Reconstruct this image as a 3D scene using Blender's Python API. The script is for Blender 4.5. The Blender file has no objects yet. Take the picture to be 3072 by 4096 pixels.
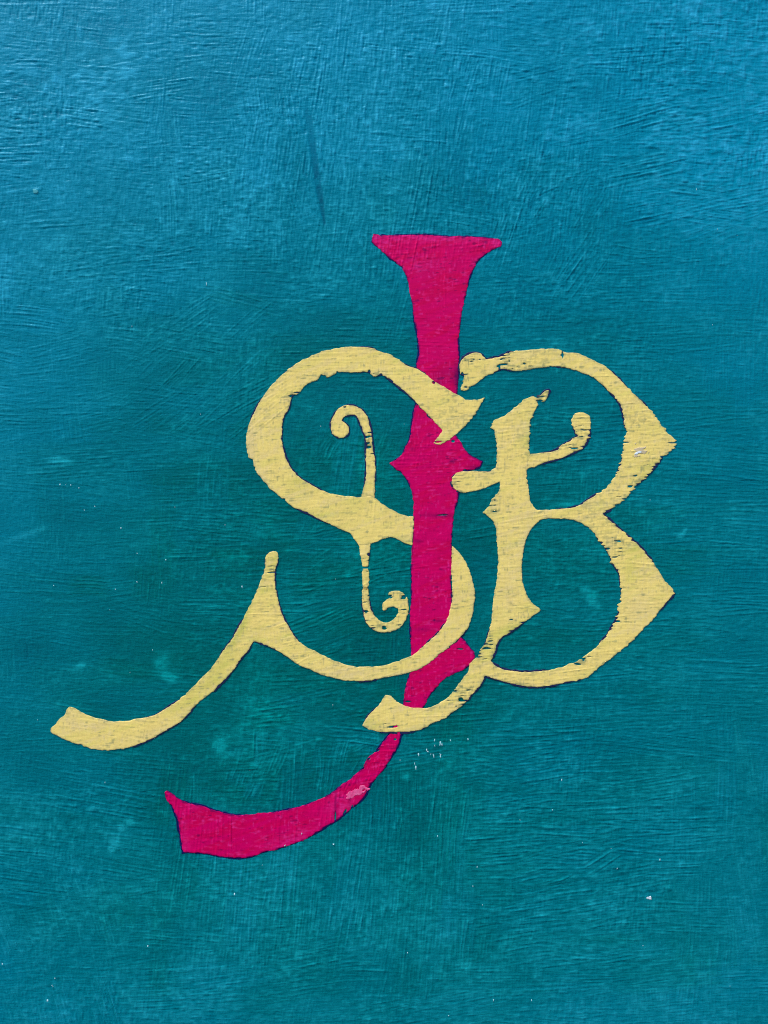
import bpy, math
import numpy as np
from mathutils import Vector

# ------------------------------------------------------------------ scale
# the painted surface is upright; one unit of the drawing grid below is U metres on the wall
U = 0.6 / 3072.0
CX, CY, ZC = 1536.0, 2048.0, 1.30          # drawing-grid point that sits at x = 0, z = ZC
def wx(px): return (px - CX) * U
def wz(py): return ZC - (py - CY) * U

scene = bpy.context.scene
COL = scene.collection

# ------------------------------------------------------------------ camera, sky, sun, exposure
DIST = 0.75
cam = bpy.data.cameras.new("camera")
cam.sensor_fit = 'VERTICAL'
cam.sensor_height = 36.0
cam.lens = 36.0 * DIST / 0.8
cam.clip_start, cam.clip_end = 0.01, 2000.0
camo = bpy.data.objects.new("camera", cam)
camo.location = (0.0, -DIST, ZC)
camo.rotation_euler = (math.radians(90), 0, 0)
COL.objects.link(camo)
scene.camera = camo

SUN_EL, SUN_AZ = math.radians(61), math.radians(-55)   # azimuth off the wall's normal, from above
world = bpy.data.worlds.new("World")
scene.world = world
world.use_nodes = True
wn = world.node_tree
wn.nodes.clear()
sky = wn.nodes.new('ShaderNodeTexSky')
sky.sky_type = 'NISHITA'
sky.sun_disc = False
sky.sun_elevation = SUN_EL
sky.sun_rotation = math.radians(180) - SUN_AZ
sky.air_density, sky.dust_density, sky.ozone_density = 1.0, 1.0, 1.0
bg = wn.nodes.new('ShaderNodeBackground')
bg.inputs['Strength'].default_value = 0.09
wo = wn.nodes.new('ShaderNodeOutputWorld')
wn.links.new(sky.outputs[0], bg.inputs[0])
wn.links.new(bg.outputs[0], wo.inputs[0])

sun = bpy.data.lights.new("sun", 'SUN')
sun.energy = 1.5
sun.angle = math.radians(10)
sun.color = (1.0, 0.95, 0.87)
suno = bpy.data.objects.new("sun", sun)
d = Vector((math.sin(SUN_AZ) * math.cos(SUN_EL), -math.cos(SUN_AZ) * math.cos(SUN_EL), math.sin(SUN_EL)))
suno.rotation_euler = d.to_track_quat('Z', 'Y').to_euler()
suno.location = (d * 4) + Vector((0, 0, ZC))
COL.objects.link(suno)

scene.view_settings.view_transform = 'Standard'
scene.view_settings.look = 'None'
scene.view_settings.gamma = 1.0
scene.view_settings.exposure = 1.66
scene.cycles.use_denoising = False
scene.cycles.filter_width = 1.1

# ------------------------------------------------------------------ numpy helpers
rng = np.random.default_rng(11)

def smooth(t): return t * t * (3 - 2 * t)
def sstep(a, b, x):
    t = np.clip((x - a) / (b - a), 0, 1)
    return t * t * (3 - 2 * t)

class Field:
    """value noise over the drawing grid, stretched and turned"""
    def __init__(self, sx, sy, seed, ang=0.0, n=256):
        r = np.random.default_rng(seed)
        self.t = r.normal(size=(n, n)).astype(np.float32)
        self.sx, self.sy, self.n = sx, sy, n
        self.c, self.s = math.cos(ang), math.sin(ang)
        self.o = r.uniform(0, n, 2)
    def __call__(self, x, y):
        u = (x * self.c + y * self.s) / self.sx + self.o[0]
        v = (-x * self.s + y * self.c) / self.sy + self.o[1]
        i = np.floor(u); j = np.floor(v)
        fu = smooth(u - i).astype(np.float32); fv = smooth(v - j).astype(np.float32)
        i = i.astype(np.int64) % self.n; j = j.astype(np.int64) % self.n
        i1 = (i + 1) % self.n; j1 = (j + 1) % self.n
        t = self.t
        a = t[j, i] * (1 - fu) + t[j, i1] * fu
        b = t[j1, i] * (1 - fu) + t[j1, i1] * fu
        return (a * (1 - fv) + b * fv) * 1.4

# ------------------------------------------------------------------ brushed coat: relief and pigment on a dense grid
STEP = 3.5
GX = np.arange(-64, 3137, STEP)
GY = np.arange(-64, 4161, STEP)
W, H = len(GX), len(GY)
XX, YY = np.meshgrid(GX, GY)
XX = XX.astype(np.float32); YY = YY.astype(np.float32)

relief = np.zeros((H, W), np.float32)     # mm
light = np.zeros((H, W), np.float32)      # pale / deep streaks of pigment, painted highlights too
blue = np.zeros((H, W), np.float32)       # blue / green balance of the paint, painted sky sheen included

# coarse map: paint blueness, sky sheen painted in at top and sides (rows top to bottom)
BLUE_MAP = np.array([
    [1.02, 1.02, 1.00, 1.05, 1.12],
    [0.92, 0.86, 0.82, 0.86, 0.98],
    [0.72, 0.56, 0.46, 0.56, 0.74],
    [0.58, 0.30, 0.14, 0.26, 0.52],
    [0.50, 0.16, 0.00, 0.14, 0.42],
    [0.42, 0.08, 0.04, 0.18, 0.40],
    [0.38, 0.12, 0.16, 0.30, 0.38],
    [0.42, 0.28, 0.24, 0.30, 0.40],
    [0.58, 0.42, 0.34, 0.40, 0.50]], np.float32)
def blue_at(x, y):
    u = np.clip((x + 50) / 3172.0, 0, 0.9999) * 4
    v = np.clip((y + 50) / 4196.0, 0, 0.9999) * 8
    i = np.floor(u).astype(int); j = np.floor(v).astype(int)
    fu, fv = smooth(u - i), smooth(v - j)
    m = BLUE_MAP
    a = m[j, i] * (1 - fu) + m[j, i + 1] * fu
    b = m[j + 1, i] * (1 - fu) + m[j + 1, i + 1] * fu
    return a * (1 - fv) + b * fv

# bristle tile: long along u, fine across v
TU, TV = 512, 256
def tile(seed, lu, scales):
    r = np.random.default_rng(seed)
    out = np.zeros((TV, TU))
    for sv, amp in scales:
        f = np.fft.fft2(r.normal(size=(TV, TU)))
        ku = np.fft.fftfreq(TU)[None, :]; kv = np.fft.fftfreq(TV)[:, None]
        g = np.exp(-(ku * lu) ** 2 * 2) * np.exp(-((np.abs(kv) - 1.0 / sv) / (0.45 / sv)) ** 2)
        n = np.fft.ifft2(f * g).real
        out += amp * n / n.std()
    return (out / out.std()).astype(np.float32)
TILES = [tile(s, 48, ((3.3, 1.0), (5, .9), (9, .45))) for s in (1, 2, 3)]

def stroke(x, y, ang, length, width, amp, lamp, bval, alpha, seed, bend=0.0):
    r = math.hypot(length, width) * 0.5 + 12
    i0 = max(0, int((x - r - GX[0]) / STEP)); i1 = min(W, int((x + r - GX[0]) / STEP) + 1)
    j0 = max(0, int((y - r - GY[0]) / STEP)); j1 = min(H, int((y + r - GY[0]) / STEP) + 1)
    if i1 <= i0 or j1 <= j0: return
    dx = XX[j0:j1, i0:i1] - x; dy = YY[j0:j1, i0:i1] - y
    c, s = math.cos(ang), math.sin(ang)
    u = dx * c + dy * s
    v = -dx * s + dy * c + bend * (u / length) ** 2 * 4
    q = np.random.default_rng(seed)
    t = TILES[seed % 3]
    ou, ov = q.integers(0, TU), q.integers(0, TV)
    iu = (np.floor(u / 3).astype(int) + ou) % TU
    fv = v / 3.2
    iv = np.floor(fv).astype(int); fr = fv - iv
    b = t[(iv + ov) % TV, iu] * (1 - fr) + t[(iv + 1 + ov) % TV, iu] * fr
    ee = length * 0.5 * (1 + 0.14 * b)                 # bristles stop at different lengths
    mask = sstep(0, 0.34 * length, ee - np.abs(u)) * sstep(0, 0.22 * width, width * 0.5 - np.abs(v))
    a = (alpha * mask * np.clip(0.75 + 0.35 * b, 0, 1)).astype(np.float32)
    sl = (slice(j0, j1), slice(i0, i1))
    edge = np.exp(-((np.abs(v) - width * 0.46) / 7.0) ** 2) * sstep(0, .2 * length, length * .5 - np.abs(u))
    relief[sl] = relief[sl] * (1 - a * 0.8) + a * amp * b + 0.012 * edge * amp / 0.03 * q.uniform(-.3, 1)
    light[sl] = light[sl] * (1 - a * 0.75) + a * (lamp * b + q.normal(0, .13))
    blue[sl] = blue[sl] * (1 - a) + a * bval

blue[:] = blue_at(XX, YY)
R = math.radians
# zones of brushing: x0, x1, y0, y1, count, angle mean, angle spread, length, width, relief mm, streak contrast
ZONES = [
    (-100, 3150, -100, 4200, 240, 0, 7, 700, 150, .020, .42),
    (-100, 3150, -100, 4200, 130, 90, 12, 420, 130, .020, .36),
    (1000, 2500, -100, 950, 80, 97, 8, 460, 120, .034, .50),
    (500, 1250, 350, 950, 26, 84, 8, 330, 100, .030, .50),
    (-100, 3150, -100, 900, 90, 3, 8, 330, 90, .028, .38),
    (2100, 3150, 200, 1000, 34, -12, 10, 420, 90, .032, .42),
    (2000, 2500, 700, 1100, 14, 118, 8, 260, 110, .028, .40),
    (-100, 1000, 900, 1700, 50, 0, 20, 320, 100, .024, .42),
    (500, 1100, 1200, 1700, 22, -38, 10, 300, 70, .024, .48),
    (2500, 3150, 1000, 3000, 50, 2, 5, 520, 110, .026, .40),
    (2000, 2700, 1600, 2700, 46, -4, 8, 340, 90, .026, .45),
    (1200, 1650, 1700, 2100, 16, 112, 10, 170, 60, .024, .55),
    (700, 1350, 2050, 2500, 32, 0, 6, 260, 70, .030, .75),
    (1200, 1650, 2000, 2700, 20, -18, 12, 240, 60, .024, .45),
    (1050, 1700, 2700, 3100, 24, -8, 10, 300, 80, .026, .48),
    (900, 1600, 2960, 3200, 26, 104, 16, 130, 60, .034, .85),
    (600, 1950, 3150, 3800, 54, 95, 6, 420, 130, .032, .62),
    (1550, 1950, 3000, 3800, 24, 93, 5, 420, 110, .032, .62),
    (1850, 2800, 2800, 3700, 60, -3, 9, 460, 120, .034, .50),
    (2000, 2500, 3350, 3700, 20, -16, 14, 260, 60, .036, .42),
    (-100, 700, 3550, 4200, 30, 74, 7, 380, 130, .028, .45),
    (-100, 700, 3100, 3650, 22, 8, 5, 460, 110, .026, .42),
    (-100, 600, 2300, 3100, 24, 4, 14, 360, 110, .016, .24),
    (600, 3150, 3750, 4200, 50, -4, 9, 460, 110, .024, .38),
    (2700, 3150, 2900, 4000, 24, 88, 8, 330, 90, .022, .38),
]
k = 0
todo = []
for zi, (x0, x1, y0, y1, n, am, asd, L, wd, rm, lc) in enumerate(ZONES):
    for _ in range(n):
        todo.append((0 if zi < 2 else 1, rng.uniform(x0, x1), rng.uniform(y0, y1), R(rng.normal(am, asd * .6)),
                     L * rng.uniform(.55, 1.35), wd * rng.uniform(.5, 1.3), rm * rng.uniform(.6, 1.25),
                     lc * rng.uniform(.6, 1.3), rng.uniform(.35, .9), rng.normal(0, 4)))
for tier in (0, 1):
    part = [t for t in todo if t[0] == tier]
    rng.shuffle(part)
    for t in part:
        _, x, y, ang, L, wd, rm, lc, al, bend = t
        x, y, ang, L, wd, rm, lc, al, bend = map(float, (x, y, ang, L, wd, rm, lc, al, bend))
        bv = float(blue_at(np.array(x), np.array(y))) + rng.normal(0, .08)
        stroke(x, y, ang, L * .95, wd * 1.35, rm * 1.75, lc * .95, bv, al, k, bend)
        k += 1

# mottled grain: short level and upright dabs, strongest where the coat is thick
fb = Field(420, 360, 24); fb2 = Field(150, 130, 25); fz1 = Field(210, 170, 26); fz2 = Field(260, 200, 27)
fm = Field(17, 14, 23)
gh = .5 * Field(34, 6.5, 21, R(-2))(XX, YY) + .65 * Field(17, 5.5, 28, R(2))(XX, YY) + .2 * Field(90, 9, 29, R(-3))(XX, YY)
gv = .6 * Field(6, 34, 22, R(5))(XX, YY) + .55 * Field(5.5, 18, 30, R(-3))(XX, YY) + .25 * Field(8, 80, 31, R(3))(XX, YY)
mott = fm(XX, YY) * .7 + .5 * Field(30, 22, 32)(XX, YY)
zh = np.clip(.75 + .30 * fz1(XX, YY), .2, 1.5); zv = np.clip(.55 + .32 * fz2(XX, YY), .05, 1.4)
upper = sstep(1500, 500, YY)
calm = 1 - .45 * sstep(900, 300, XX) * sstep(1100, 1500, YY) * sstep(3300, 2900, YY) - .35 * sstep(2450, 2750, XX) * sstep(700, 1100, YY)
amp = (.75 + .45 * upper) * calm
relief = relief * 1.5 + (0.022 * gh * zh + 0.034 * gv * zv + 0.018 * mott) * amp
light = light * .85 + (0.21 * gh * zh + 0.17 * gv * zv + 0.15 * mott) * amp + 0.10 * fb2(XX, YY) + 0.08 * fb(XX, YY)
low_pale = sstep(2800, 3500, YY + 160 * fb(XX, YY) + 90 * fb2(XX, YY) + 30 * gh)     # paler low on the wall, with a broken upper edge
light += .24 * low_pale + .10 * sstep(.2, 1.2, fz1(XX, YY))
relief *= 2.7

# short glancing ridges (thick paint dragged sideways, upper right)
def bump(x, y, rx, ry, h, ang=0.0, li=0.0):
    rr = max(rx, ry) * 3
    i0 = max(0, int((x - rr - GX[0]) / STEP)); i1 = min(W, int((x + rr - GX[0]) / STEP) + 2)
    j0 = max(0, int((y - rr - GY[0]) / STEP)); j1 = min(H, int((y + rr - GY[0]) / STEP) + 2)
    if i1 <= i0 or j1 <= j0: return
    dx = XX[j0:j1, i0:i1] - x; dy = YY[j0:j1, i0:i1] - y
    c, s = math.cos(ang), math.sin(ang)
    g = np.exp(-((dx * c + dy * s) / rx) ** 2 - ((-dx * s + dy * c) / ry) ** 2)
    relief[j0:j1, i0:i1] += h * g
    light[j0:j1, i0:i1] += li * g
for _ in range(260):
    bump(rng.uniform(1500, 3100), abs(rng.normal(0, 420)), rng.uniform(12, 38), rng.uniform(5, 9), rng.uniform(.08, .20), R(rng.normal(-6, 8)))
for _ in range(90):
    bump(rng.normal(2780, 160), rng.normal(560, 190), rng.uniform(14, 48), rng.uniform(6, 10), rng.uniform(.09, .22), R(rng.normal(-10, 8)))
for _ in range(50):
    bump(rng.normal(2330, 130), rng.normal(3530, 90), rng.uniform(16, 52), rng.uniform(6, 10), rng.uniform(-.12, .14), R(rng.normal(8, 18)))
for _ in range(60):
    bump(rng.normal(2400, 220), rng.normal(3330, 90), rng.uniform(30, 90), rng.uniform(5, 7), rng.uniform(.03, .08), R(rng.normal(-4, 4)))
for _ in range(200):
    bump(rng.uniform(0, 3072), rng.uniform(0, 4096), rng.uniform(8, 26), rng.uniform(5, 9), rng.uniform(-.05, .07), R(rng.normal(-3, 14)))
for (x, y, s) in ((2915, 290, 15), (2612, 585, 16), (2860, 735, 18), (2738, 722, 9), (2655, 612, 9), (2490, 452, 12), (2596, 3556, 10), (2680, 3555, 9),
                  (2469, 3470, 9), (143, 764, 15), (2630, 3222, 10), (2800, 3220, 16), (2655, 130, 16), (2400, 136, 14), (118, 484, 14)):
    bump(x, y, s * 1.25, s * .8, .45)
# bluish highlights painted pale: dragged marks upper middle and right, smears upper left
for _ in range(130):
    x, y = rng.uniform(650, 2250), rng.uniform(60, 930)
    if rng.random() < .35: x, y = rng.normal(1450, 180), rng.uniform(420, 900)
    bump(x, y, rng.uniform(14, 48), rng.uniform(4, 6.5), rng.uniform(.02, .07), R(rng.normal(84 + (x - 1400) * .018, 7)), rng.uniform(.35, 1.0))
for cx, cy, n, sx, sy in ((400, 300, 46, 110, 60), (250, 240, 20, 80, 60), (500, 260, 20, 30, 70), (160, 390, 12, 60, 30), (2780, 620, 50, 170, 110), (2750, 40, 20, 120, 25), (2290, 150, 26, 120, 90)):
    for _ in range(n):
        bump(rng.normal(cx, sx), rng.normal(cy, sy), rng.uniform(10, 30), rng.uniform(6, 16), rng.uniform(0, .04), R(rng.normal(10, 60)), rng.uniform(.25, .75))
# long run of paint that dried into a smooth furrow, upper middle
run = np.array([1, 1, .72]) * np.array([(1216, 388, 20), (1232, 450, 21), (1246, 530, 21), (1256, 620, 20), (1268, 700, 18), (1281, 780, 15), (1291, 845, 11), (1298, 895, 6)], float)
sd = np.full((H, W), 1e6, np.float32)
j0, j1, i0, i1 = int((300 + 64) / STEP), int((980 + 64) / STEP), int((1080 + 64) / STEP), int((1440 + 64) / STEP)
X_, Y_ = XX[j0:j1, i0:i1], YY[j0:j1, i0:i1]
best = np.full(X_.shape, 1e6)
for a, b in zip(run[:-1], run[1:]):
    ab = b[:2] - a[:2]
    t = np.clip(((X_ - a[0]) * ab[0] + (Y_ - a[1]) * ab[1]) / (ab @ ab), 0, 1)
    dd = np.hypot(X_ - a[0] - t * ab[0], Y_ - a[1] - t * ab[1]) - (a[2] + t * (b[2] - a[2]))
    best = np.minimum(best, dd)
best = best + .8 * fm(X_, Y_)
m = sstep(7, -6, best) * sstep(360, 470, Y_)
relief[j0:j1, i0:i1] = relief[j0:j1, i0:i1] * (1 - .92 * m) - .20 * m + .12 * np.exp(-((best - 9) / 9) ** 2) * sstep(360, 470, Y_) * (X_ > np.interp(Y_, run[:, 1], run[:, 0]))
light[j0:j1, i0:i1] = light[j0:j1, i0:i1] * (1 - .8 * m) - (.55 + .75 * sstep(450, 850, Y_)) * m
# lap line where two coats meet, lower left, and a level scratch upper left
for x in range(-60, 720, 6):
    bump(x, 3628 + 45 * ((x + 60) / 780) ** 1.2 + 4 * math.sin(x * .05), 8, 5, -.05, 0, -.10)
for x in range(-60, 230, 6):
    bump(x, 918 - .03 * x + 3 * math.sin(x * .08), 8, 5, -.06, 0, -.14)
for x in range(1780, 2000, 5):
    bump(x, 1510 + (2000 - x) * .9, 5, 4, -.03, 0, -.10) if 1920 < x < 1990 else None

relief *= 1.0
for (x, y, rx, ry, ang, li) in ((244,1842,36,9,8,1.6),(225,1836,20,7,8,1.0),(652,2645,22,34,20,.9),(676,2708,26,15,10,1.7),(878,2982,21,26,0,1.7),(318,2662,26,9,-20,.9),(458,3373,11,22,25,1.7),(486,3313,12,13,0,1.2),
        (445,3398,10,10,0,.9),(520,3290,14,9,0,.8),(2369,2398,18,36,-25,1.1),(2260,2018,44,5,-5,1.3),(2723,2143,11,8,-30,1.2),(2740,2121,9,5,-40,1.1),(1866,3862,14,7,-20,1.8),(2160,3656,14,6,0,1.2),(95,2140,70,9,-20,.7),
        (1628,3106,18,10,0,1.0),(400,400,90,70,0,.35),(500,250,30,60,10,.45),(950,900,24,50,5,.5),(230,960,26,22,0,.5),(700,700,12,70,5,.3),(1050,2130,90,50,0,.35),(950,2230,60,20,0,.4)):
    bump(x, y, rx * 1.15, ry * 1.15, .02, R(ang), li * 1.8)
for x, y, g in ((244, 1842, 0), ): pass
light *= 1 + .25 * mott
light = np.clip(light, -2, 2)

def sample(arr, px, py):
    u = np.clip((px - GX[0]) / STEP, 0, W - 1.001); v = np.clip((py - GY[0]) / STEP, 0, H - 1.001)
    i = u.astype(int); j = v.astype(int); fu = u - i; fv = v - j
    return (arr[j, i] * (1 - fu) + arr[j, i + 1] * fu) * (1 - fv) + (arr[j + 1, i] * (1 - fu) + arr[j + 1, i + 1] * fu) * fv

# ------------------------------------------------------------------ materials
def mat(name):
    m = bpy.data.materials.new(name); m.use_nodes = True
    nt = m.node_tree; nt.nodes.clear()
    out = nt.nodes.new('ShaderNodeOutputMaterial'); bs = nt.nodes.new('ShaderNodeBsdfPrincipled')
    nt.links.new(bs.outputs[0], out.inputs[0])
    return m, nt, bs
def N(nt, t, **kw):
    n = nt.nodes.new(t)
    for a, v in kw.items(): setattr(n, a, v)
    return n
def mathn(nt, op, a, b=None, clamp=False):
    n = N(nt, 'ShaderNodeMath', operation=op, use_clamp=clamp)
    for i, v in enumerate((a, b)):
        if v is None: continue
        if hasattr(v, 'links') or hasattr(v, 'is_linked'): nt.links.new(v, n.inputs[i])
        else: n.inputs[i].default_value = v
    return n.outputs[0]
def mixc(nt, f, a, b, blend='MIX'):
    n = N(nt, 'ShaderNodeMix', data_type='RGBA', blend_type=blend)
    for sock, v in ((n.inputs[0], f), (n.inputs[6], a), (n.inputs[7], b)):
        if hasattr(v, 'is_linked'): nt.links.new(v, sock)
        elif isinstance(v, (int, float)): sock.default_value = v
        else: sock.default_value = (*v, 1.0)
    return n.outputs[2]
def attr(nt, name):
    return N(nt, 'ShaderNodeAttribute', attribute_name=name).outputs['Fac']
def noise(nt, coord, scale3, detail=3.0, rough=.55, scale=1.0, rot=0.0):
    mp = N(nt, 'ShaderNodeMapping'); mp.inputs['Scale'].default_value = scale3
    mp.inputs['Rotation'].default_value = (0, rot, 0)
    nt.links.new(coord, mp.inputs[0])
    n = N(nt, 'ShaderNodeTexNoise'); n.inputs['Scale'].default_value = scale
    n.inputs['Detail'].default_value = detail; n.inputs['Roughness'].default_value = rough
    nt.links.new(mp.outputs[0], n.inputs['Vector'])
    return n.outputs[0]
def cen(nt, s, k):      # (s - .5) * k
    return mathn(nt, 'MULTIPLY', mathn(nt, 'SUBTRACT', s, .5), k)

def teal_material():
    m, nt, bs = mat("teal_brushed_paint")
    co = N(nt, 'ShaderNodeTexCoord').outputs['Object']
    hs = noise(nt, co, (170, 170, 800), 4, .6)
    vs = noise(nt, co, (800, 170, 170), 4, .6, rot=R(4))
    sp = noise(nt, co, (520, 520, 520), 2, .6)
    big = noise(nt, co, (9, 9, 14), 4, .6)
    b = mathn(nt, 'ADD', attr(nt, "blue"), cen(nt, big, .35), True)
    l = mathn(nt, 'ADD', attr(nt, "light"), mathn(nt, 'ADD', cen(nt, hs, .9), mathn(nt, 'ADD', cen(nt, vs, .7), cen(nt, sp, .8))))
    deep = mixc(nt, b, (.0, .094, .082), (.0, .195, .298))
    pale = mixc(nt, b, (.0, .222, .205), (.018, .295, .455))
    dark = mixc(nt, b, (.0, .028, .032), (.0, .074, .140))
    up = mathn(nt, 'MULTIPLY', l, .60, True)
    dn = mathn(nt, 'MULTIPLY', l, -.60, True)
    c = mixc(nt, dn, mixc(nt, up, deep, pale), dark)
    nt.links.new(c, bs.inputs['Base Color'])
    bs.inputs['Specular IOR Level'].default_value = .40
    bs.inputs['Specular Tint'].default_value = (.01, .60, 1, 1)
    r = mathn(nt, 'ADD', .40, cen(nt, hs, .25))
    nt.links.new(r, bs.inputs['Roughness'])
    bp = N(nt, 'ShaderNodeBump'); bp.inputs['Strength'].default_value = .8; bp.inputs['Distance'].default_value = .00030
    hgt = mathn(nt, 'ADD', mathn(nt, 'ADD', hs, vs), mathn(nt, 'MULTIPLY', sp, .5))
    nt.links.new(hgt, bp.inputs['Height']); nt.links.new(bp.outputs[0], bs.inputs['Normal'])
    return m

def letter_material(name, full, thin, worn, pale, gloss, rough=.5):
    m, nt, bs = mat(name)
    co = N(nt, 'ShaderNodeTexCoord').outputs['Object']
    hs = noise(nt, co, (240, 240, 720), 4, .6)
    vs = noise(nt, co, (1100, 240, 140), 3, .6)
    sp = noise(nt, co, (420, 420, 420), 3, .65)
    lo = noise(nt, co, (75, 75, 60), 5, .65)
    c = mixc(nt, mathn(nt, 'MULTIPLY', mathn(nt, 'ADD', attr(nt, "thin"), mathn(nt, 'ADD', cen(nt, sp, .5), cen(nt, lo, .5))), 1.0, True), full, thin)
    c = mixc(nt, mathn(nt, 'MULTIPLY', attr(nt, "pale"), mathn(nt, 'ADD', .45, cen(nt, hs, 1.2), True), True), c, pale)
    c = mixc(nt, mathn(nt, 'MULTIPLY', attr(nt, "worn"), 1.0, True), c, worn)
    g = mathn(nt, 'ADD', 1.0, mathn(nt, 'ADD', cen(nt, hs, .30), mathn(nt, 'ADD', cen(nt, vs, .20), mathn(nt, 'ADD', cen(nt, sp, .22), cen(nt, lo, .34)))))
    n = N(nt, 'ShaderNodeVectorMath', operation='SCALE')
    nt.links.new(c, n.inputs[0]); nt.links.new(g, n.inputs['Scale'])
    nt.links.new(n.outputs[0], bs.inputs['Base Color'])
    bs.inputs['Roughness'].default_value = rough
    bs.inputs['Specular IOR Level'].default_value = .3
    bs.inputs['Specular Tint'].default_value = (*gloss, 1)
    bp = N(nt, 'ShaderNodeBump'); bp.inputs['Strength'].default_value = .35; bp.inputs['Distance'].default_value = .00014
    nt.links.new(mathn(nt, 'ADD', mathn(nt, 'ADD', hs, vs), mathn(nt, 'MULTIPLY', sp, .6)), bp.inputs['Height'])
    nt.links.new(bp.outputs[0], bs.inputs['Normal'])
    return m

def plain_material(name, a, b, rough=.5, gloss=(1, 1, 1)):
    m, nt, bs = mat(name)
    co = N(nt, 'ShaderNodeTexCoord').outputs['Object']
    n = noise(nt, co, (300, 300, 420), 3, .6)
    nt.links.new(mixc(nt, mathn(nt, 'ADD', .5, cen(nt, n, 2.4), True), a, b), bs.inputs['Base Color'])
    bs.inputs['Roughness'].default_value = rough
    bs.inputs['Specular IOR Level'].default_value = .3
    bs.inputs['Specular Tint'].default_value = (*gloss, 1)
    return m

M_TEAL = teal_material()
M_YEL = letter_material("yellow_paint", (.80, .598, .172), (.54, .49, .100), (.30, .285, .115), (.64, .49, .27), (1, .8, .35))
M_RED = letter_material("crimson_paint", (.545, .0004, .092), (.525, .0004, .064), (.12, .002, .060), (.68, .030, .25), (1, .08, .35))
M_NAVY = plain_material("navy_line_paint", (.002, .006, .055), (.010, .006, .075), .5, (.2, .3, 1))
M_NAVY_Y = plain_material("navy_green_line_paint", (.002, .018, .050), (.022, .014, .060), .5, (.2, .4, 1))
M_WHITE = plain_material("pale_chip", (.48, .62, .68), (.72, .76, .80))
M_FLECK = plain_material("pale_teal_fleck", (.20, .50, .55), (.50, .66, .70))
M_SCUFF = plain_material("pale_teal_scuff", (.010, .21, .25), (.050, .36, .42), .55)
M_PINK = plain_material("pink_primer", (.74, .13, .30), (.66, .03, .17), .5)
M_GREY = plain_material("bare_primer", (.60, .46, .28), (.50, .40, .24), .5)

# ------------------------------------------------------------------ mesh builders
def make_obj(name, verts, faces_flat, starts, totals, material, parent=None, attrs=None, smooth_shade=True):
    me = bpy.data.meshes.new(name)
    nv = len(verts); nl = len(faces_flat); nf = len(starts)
    me.vertices.add(nv); me.vertices.foreach_set('co', np.asarray(verts, np.float32).ravel())
    me.loops.add(nl); me.loops.foreach_set('vertex_index', np.asarray(faces_flat, np.int32))
    me.polygons.add(nf)
    me.polygons.foreach_set('loop_start', np.asarray(starts, np.int32))
    if smooth_shade: me.polygons.foreach_set('use_smooth', np.ones(nf, bool))
    for kname, vals in (attrs or {}).items():
        a = me.attributes.new(kname, 'FLOAT', 'POINT')
        a.data.foreach_set('value', np.asarray(vals, np.float32))
    me.update(calc_edges=True)
    me.validate()
    me.materials.append(material)
    o = bpy.data.objects.new(name, me)
    COL.objects.link(o)
    if parent is not None: o.parent = parent
    return o

def flat_faces(polys_by_size):
    flat, starts, totals = [], [], []
    p = 0
    for arr in polys_by_size:
        arr = np.asarray(arr)
        if arr.size == 0: continue
        n = arr.shape[1]
        flat.append(arr.ravel()); starts.append(p + np.arange(len(arr)) * n); totals.append(np.full(len(arr), n))
        p += arr.size
    return np.concatenate(flat), np.concatenate(starts), np.concatenate(totals)

# the wall: dense where the brushwork shows, wide cells beyond
def extended(g, lo, hi, step):
    a = np.arange(lo, g[0] - step * .5, step); b = np.arange(g[-1] + step, hi + step * .5, step)
    return np.concatenate([a, g, b])
EX = extended(GX, CX - 6200, CX + 6200, 150.0)
EY = extended(GY, CY - 5400, CY + ZC / U, 150.0)
EY[-1] = CY + ZC / U
def refl(v, g):
    n = len(g); t = np.round((v - g[0]) / STEP).astype(int)
    t = np.abs(t) % (2 * n - 2)
    return np.where(t >= n, 2 * n - 2 - t, t)
ix, iy = refl(EX, GX), refl(EY, GY)
wr = relief[np.ix_(iy, ix)]
we, he = len(EX), len(EY)
EXX, EYY = np.meshgrid(EX, EY)
v = np.stack([wx(EXX), -wr * .001, wz(EYY)], -1).reshape(-1, 3)
idx = np.arange(we * he).reshape(he, we)
quads = np.stack([idx[1:, :-1], idx[1:, 1:], idx[:-1, 1:], idx[:-1, :-1]], -1).reshape(-1, 4)
ring = np.concatenate([idx[0, :-1], idx[:-1, -1], idx[-1, :0:-1], idx[:0:-1, 0]])
back = v[ring].copy(); back[:, 1] = .12
nb = len(ring); bi = len(v) + np.arange(nb)
side = np.stack([ring, np.roll(ring, -1), np.roll(bi, -1), bi], -1)
allv = np.concatenate([v, back])
ff, ss, tt = flat_faces([quads, side])
ff = np.concatenate([ff, bi]); ss = np.concatenate([ss, [len(ff) - nb]])
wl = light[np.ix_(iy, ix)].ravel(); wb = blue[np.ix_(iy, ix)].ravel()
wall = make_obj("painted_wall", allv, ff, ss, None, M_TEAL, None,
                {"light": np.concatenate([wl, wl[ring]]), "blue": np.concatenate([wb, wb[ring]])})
wall["label"] = "teal brush-painted wall with a crimson J interlaced with yellow S and B"
wall["category"] = "painted wall"
wall["kind"] = "thing"

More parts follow.
